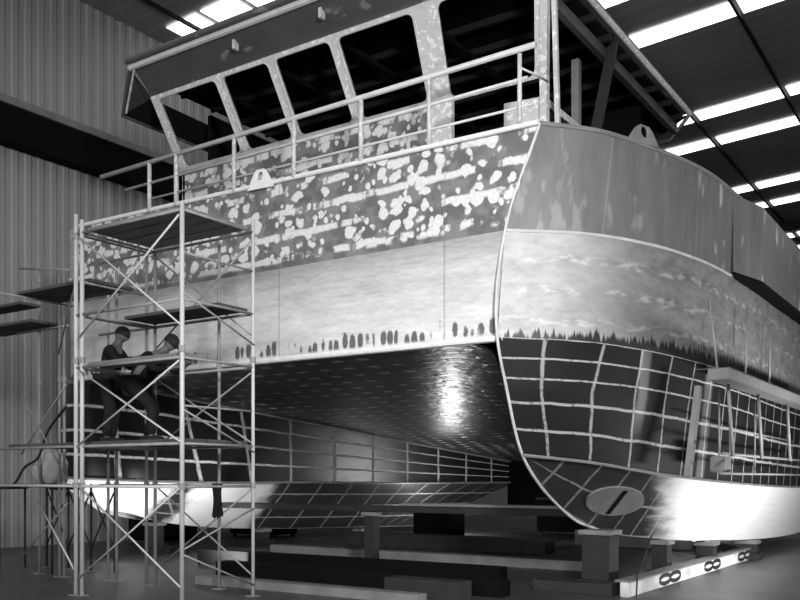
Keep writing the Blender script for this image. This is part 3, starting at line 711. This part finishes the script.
# ================================================================= WORKERS
def skinbody(name, parent, verts, edges, radii, mat, root=0, lev=2):
    me = bpy.data.meshes.new(name); me.from_pydata([tuple(v) for v in verts], edges, []); me.update()
    o = bpy.data.objects.new(name, me); COL.objects.link(o)
    md = o.modifiers.new('s', 'SKIN'); md.use_smooth_shade = True
    for i, r in enumerate(radii):
        me.skin_vertices[0].data[i].radius = (r, r) if not isinstance(r, tuple) else r
    me.skin_vertices[0].data[root].use_root = True
    sd = o.modifiers.new('d', 'SUBSURF'); sd.levels = lev; sd.render_levels = lev
    dg = bpy.context.evaluated_depsgraph_get(); dg.update()
    m2 = bpy.data.meshes.new_from_object(o.evaluated_get(dg))
    bpy.data.objects.remove(o)
    bm = B(); bm.from_mesh(m2); bpy.data.meshes.remove(m2)
    for f in bm.faces: f.smooth = True
    return obj(name, bm, mat, parent, smooth=True)
def worker(base, yaw, J, label):
    """J: joints in local frame (x right, y forward, z up)"""
    t = thing('person', base, label, 'person')
    R = Matrix.Rotation(yaw, 3, 'Z'); b = Vector(base)
    W = {k: R @ Vector(v)+b for k, v in J.items()}
    # body: one continuous skinned figure (skin-coloured hands and neck, clothes as children)
    names = ['pel', 'spi', 'che', 'nek', 'hed', 'shL', 'elL', 'wrL', 'shR', 'elR', 'wrR', 'hiL', 'knL', 'anL', 'toL', 'hiR', 'knR', 'anR', 'toR']
    rad = [.13, .125, .14, .06, .07, .07, .048, .032, .07, .048, .032, .095, .065, .045, .035, .095, .065, .045, .035]
    E = [(0,1),(1,2),(2,3),(3,4),(2,5),(5,6),(6,7),(2,8),(8,9),(9,10),(0,11),(11,12),(12,13),(13,14),(0,15),(15,16),(16,17),(17,18)]
    vs = [W[n] for n in names]; ed = list(E); rd = list(rad)
    for s, wi, el in (('L', 7, 6), ('R', 10, 9)):
        d = (vs[wi]-vs[el]).normalized(); side = d.cross(Vector((0,0,1))); side = side.normalized() if side.length > .1 else Vector((1,0,0))
        dn = side.cross(d).normalized()
        if dn.z > 0: dn = -dn
        pi = len(vs); vs.append(vs[wi]+d*.07); rd.append(.030); ed.append((wi, pi))
        for k, (o_, L) in enumerate(((-.03, .07), (-.01, .08), (.01, .075), (.03, .06))):
            a_ = len(vs); vs.append(vs[pi]+side*o_+d*.03); rd.append(.0095); ed.append((pi, a_))
            vs.append(vs[a_]+d*L*.5+dn*.012); rd.append(.009); ed.append((a_, a_+1))
            vs.append(vs[a_+1]+d*L*.35+dn*.03); rd.append(.008); ed.append((a_+1, a_+2))
        a_ = len(vs); vs.append(vs[wi]+d*.04+side*.045*(-1 if s == 'L' else 1)); rd.append(.011); ed.append((wi, a_))
        vs.append(vs[a_]+d*.04+side*.015*(-1 if s == 'L' else 1)+dn*.01); rd.append(.009); ed.append((a_, a_+1))
    body = skinbody('body', t, vs, ed, rd, 'skin')
    # jacket
    jn = ['pel', 'spi', 'che', 'shL', 'elL', 'wrL', 'shR', 'elR', 'wrR']
    jv = [W[n] for n in jn]; jv[5] = W['elL'].lerp(W['wrL'], .9); jv[8] = W['elR'].lerp(W['wrR'], .9); 
    skinbody('jacket', t, jv, [(0,1),(1,2),(2,3),(3,4),(4,5),(2,6),(6,7),(7,8)], [.165,.16,.175,.09,.068,.05,.09,.068,.05], 'cloth')
    tn = ['pel', 'hiL', 'knL', 'anL', 'hiR', 'knR', 'anR']
    skinbody('trousers', t, [W[n] for n in tn], [(0,1),(1,2),(2,3),(0,4),(4,5),(5,6)], [.16,.12,.088,.07,.12,.088,.07], 'trouser')
    for s in 'LR':
        a_ = W['an'+s]; c_ = W['to'+s]; f = (c_-a_); f.z = 0; f.normalize()
        bm = B(); tube(bm, [a_-f*.07+Vector((0,0,-.03)), a_+Vector((0,0,-.03)), c_+Vector((0,0,.0)), c_+f*.06], [.05,.058,.05,.03], 10)
        for v in bm.verts:
            if v.co.z < b.z+.003: v.co.z = b.z+.003
        obj('boot', bm, 'cap', t, smooth=True)
    # head with face
    hc = W['hed']; up = (W['hed']-W['nek']).normalized(); fw = R @ Vector(J['look']).normalized(); rt = fw.cross(up).normalized(); fw = up.cross(rt)
    bm = B(); bmesh.ops.create_icosphere(bm, subdivisions=3, radius=1)
    for v in bm.verts:
        x, y_, z = v.co
        sx = .075*(1-.18*max(0, -z)); sy = .095; sz = .118
        n_ = .0
        if y_ > .75 and abs(x) < .25 and -.35 < z < .12: n_ = .022*(1-abs(x)/.25)           # nose
        if y_ > .7 and .08 < z < .28 and .18 < abs(x) < .55: n_ = -.010                    # eye sockets
        if y_ > .7 and -.62 < z < -.5 and abs(x) < .35: n_ = -.006                          # mouth
        v.co = hc+up*.05+rt*x*sx+fw*(y_*sy+n_)+up*z*sz
    hd = obj('head', bm, 'skin', t, smooth=True)
    for sgn in (-1, 1):
        bm = B(); bmesh.ops.create_icosphere(bm, subdivisions=1, radius=1)
        for v in bm.verts: v.co = hc+up*(.05+v.co.z*.032)+rt*(sgn*.077+v.co.x*.010)+fw*(v.co.y*.018)
        obj('ear', bm, 'skin', hd, smooth=True)
        bm = B(); bmesh.ops.create_icosphere(bm, subdivisions=1, radius=.011)
        for v in bm.verts: v.co = v.co+hc+up*.068+rt*sgn*.028+fw*.086
        obj('eye', bm, 'ink', hd, smooth=True)
    bm = B(); bmesh.ops.create_icosphere(bm, subdivisions=3, radius=1)
    for v in bm.verts:
        x, y_, z = v.co; z = max(z, -.12-.45*max(0, -y_))
        v.co = hc+up*(.075+z*.112)+rt*x*.096+fw*(y_*.115-.008)
    obj('cap', bm, 'cap', t, smooth=True)
    bm = B(); r0 = []
    for k in range(13):
        t_ = math.pi*k/12; r0.append(bm.verts.new(hc+up*.075+rt*.085*math.cos(t_)+fw*(.05+.13*math.sin(t_))))
    bm.faces.new(r0); bmesh.ops.solidify(bm, geom=bm.faces[:], thickness=.008); obj('cap_brim', bm, 'cap', t)
    return t
PZ = 2.106
worker((-11.05, 8.72, PZ), math.radians(-60), dict(
    pel=(0,0,.95), spi=(0,.04,1.12), che=(0,.10,1.33), nek=(0,.15,1.49), hed=(0,.19,1.56), look=(0,1,-.15),
    shL=(-.18,.10,1.37), elL=(-.27,.24,1.15), wrL=(-.16,.46,1.22), shR=(.18,.10,1.37), elR=(.27,.26,1.14), wrR=(.14,.48,1.25),
    hiL=(-.10,0,.90), knL=(-.12,.06,.48), anL=(-.12,0,.08), toL=(-.13,.15,.04), hiR=(.10,0,.90), knR=(.13,.08,.48), anR=(.14,.02,.08), toR=(.15,.17,.04)),
    'worker in dark clothes and cap, standing left of the other on the scaffold')
worker((-10.1, 8.72, PZ), math.radians(-75), dict(
    pel=(0,-.26,.86), spi=(0,-.12,1.03), che=(0,.07,1.18), nek=(0,.22,1.30), hed=(0,.28,1.36), look=(0,1,-.5),
    shL=(-.18,.08,1.20), elL=(-.26,.25,1.02), wrL=(-.16,.45,1.10), shR=(.18,.08,1.20), elR=(.26,.22,.98), wrR=(.16,.42,1.02),
    hiL=(-.10,-.25,.82), knL=(-.13,-.02,.48), anL=(-.13,-.18,.08), toL=(-.13,-.03,.04), hiR=(.10,-.25,.82), knR=(.14,.12,.46), anR=(.14,.08,.08), toR=(.15,.23,.04)),
    'worker in dark clothes bending forward on the scaffold, nearer the tall pole')
# canvas bundle + hose, left edge
bm = B(); bmesh.ops.create_icosphere(bm, subdivisions=4, radius=1)
bc = Vector((-13.55, 9.5, 1.50))
for v in bm.verts:
    n_ = mnoise.noise(v.co*1.8)*.16; x, y_, z = v.co*(1+n_)
    z = max(z, -.62)
    v.co = bc+Vector((x*.30, y_*.28, (z+.62)*.36))
props(obj('canvas_bundle', bm, 'canvas', smooth=True), 'pale rounded canvas bundle on the low scaffold board at the left edge', 'bundle')
bm = B(); box(bm, (-14.8, 9.2, 1.44), (-13.0, 9.8, 1.495), .01); props(obj('scaffold_plank', bm, 'plankdark'), 'short dark plank under the pale canvas bundle', 'plank')
s4 = thing('trestle', (-14.1, 9.5, 0), 'plain trestle holding the board under the canvas bundle', 'trestle')
for x in (-14.65, -13.15):
    for y_ in (9.25, 9.75): T(s4, 'leg', (x, y_, 0), (x, y_, 1.42), .02, 'steel')
    T(s4, 'crossbar', (x, 9.2, 1.42), (x, 9.8, 1.42), .018, 'steel')
bm = B(); tube(bm, crom([(-14.7,9.0,1.42), (-13.95,9.1,1.52), (-13.8,9.15,1.75), (-13.3,9.1,1.95), (-13.1,9.1,2.3), (-12.5,9.05,2.75)], 30), .022, 6)
props(obj('hose', bm, 'hose', smooth=True), 'black hose looping round the pale canvas bundle and up the pole', 'hose')
bm = B(); tube(bm, crom([(-8.6,9.5,1.55), (-8.75,9.6,1.4), (-8.7,9.7,1.1), (-9.0,9.75,.95)], 12), .02, 6); bm.free()

# dark cloth hanging over ledger near tall pole
bm = B(); n_ = 8; vv = []
for i in range(n_+1):
    f = i/n_; vv.append([bm.verts.new((-8.50-.0*f+.03*math.sin(j*1.7+f*3), 8.32+.035*j+.05*f*math.sin(j), 1.53-.42*f-.04*(j % 2)*f)) for j in range(7)])
for i in range(n_):
    for j in range(6): bm.faces.new((vv[i][j], vv[i][j+1], vv[i+1][j+1], vv[i+1][j]))
bmesh.ops.solidify(bm, geom=bm.faces[:], thickness=.02)
props(obj('hanging_cloth', bm, 'cap', smooth=True), 'black cloth hanging from the low scaffold tube right of the tall pole', 'cloth')

# ================================================================= LIGHTS
def area(name, loc, target, sx, sy, power, spread=math.pi):
    l = bpy.data.lights.new(name, 'AREA'); l.shape = 'RECTANGLE'; l.size = sx; l.size_y = sy; l.energy = power; l.spread = spread
    o = bpy.data.objects.new(name, l); COL.objects.link(o); o.location = loc
    o.rotation_euler = (Vector(target)-Vector(loc)).to_track_quat('-Z', 'Y').to_euler(); return o
area('door_light', (-5, -13, 7), (-9, 10, 4.5), 16, 7, 2300)
area('bow_fill_light', (1.5, 1.5, 5.5), (-7.2, 10.3, 3.8), 1.2, 1.2, 470, math.radians(90))  # added fill out of view, brightens the near part of the bow panel
area('near_bottom_fill', (.8, 15.0, .12), (-4.3, 17.2, 1.9), 2.4, .3, 420, math.radians(150))  # added fill beyond the right edge, brightens the near hull bottom
area('far_bottom_fill', (-13.3, 10.7, .1), (-15.3, 12.0, 1.3), .5, .3, 26, math.radians(110))  # added hidden fill for the outer bottom of the far hull
area('far_bottom_fill', (-11.4, 11.6, .15), (-14.2, 14.2, 1.2), .6, .3, 42, math.radians(80))  # added hidden fill for the inner bottom of the far hull
area('aft_streak_light', (-7.9, 26.4, 1.4), (-13.2, 18.5, 1.5), .22, 1.4, 90)  # unseen tall strip added to put a streak on the far hull
def point(name, loc, p, r=.12):
    l = bpy.data.lights.new(name, 'POINT'); l.energy = p; l.shadow_soft_size = r
    o = bpy.data.objects.new(name, l); COL.objects.link(o); o.location = loc
point('tunnel_streak_light', (-13.1, 21.9, .6), 110)  # unseen light added for the glossy streak on the tunnel roof
point('tunnel_streak_light', (-7.6, 26.3, .9), 160)  # unseen light added for highlights at the aft end of the tunnel
w = bpy.data.worlds.new('world'); S.world = w; w.use_nodes = True
w.node_tree.nodes['Background'].inputs[0].default_value = (.5, .5, .5, 1); w.node_tree.nodes['Background'].inputs[1].default_value = .35
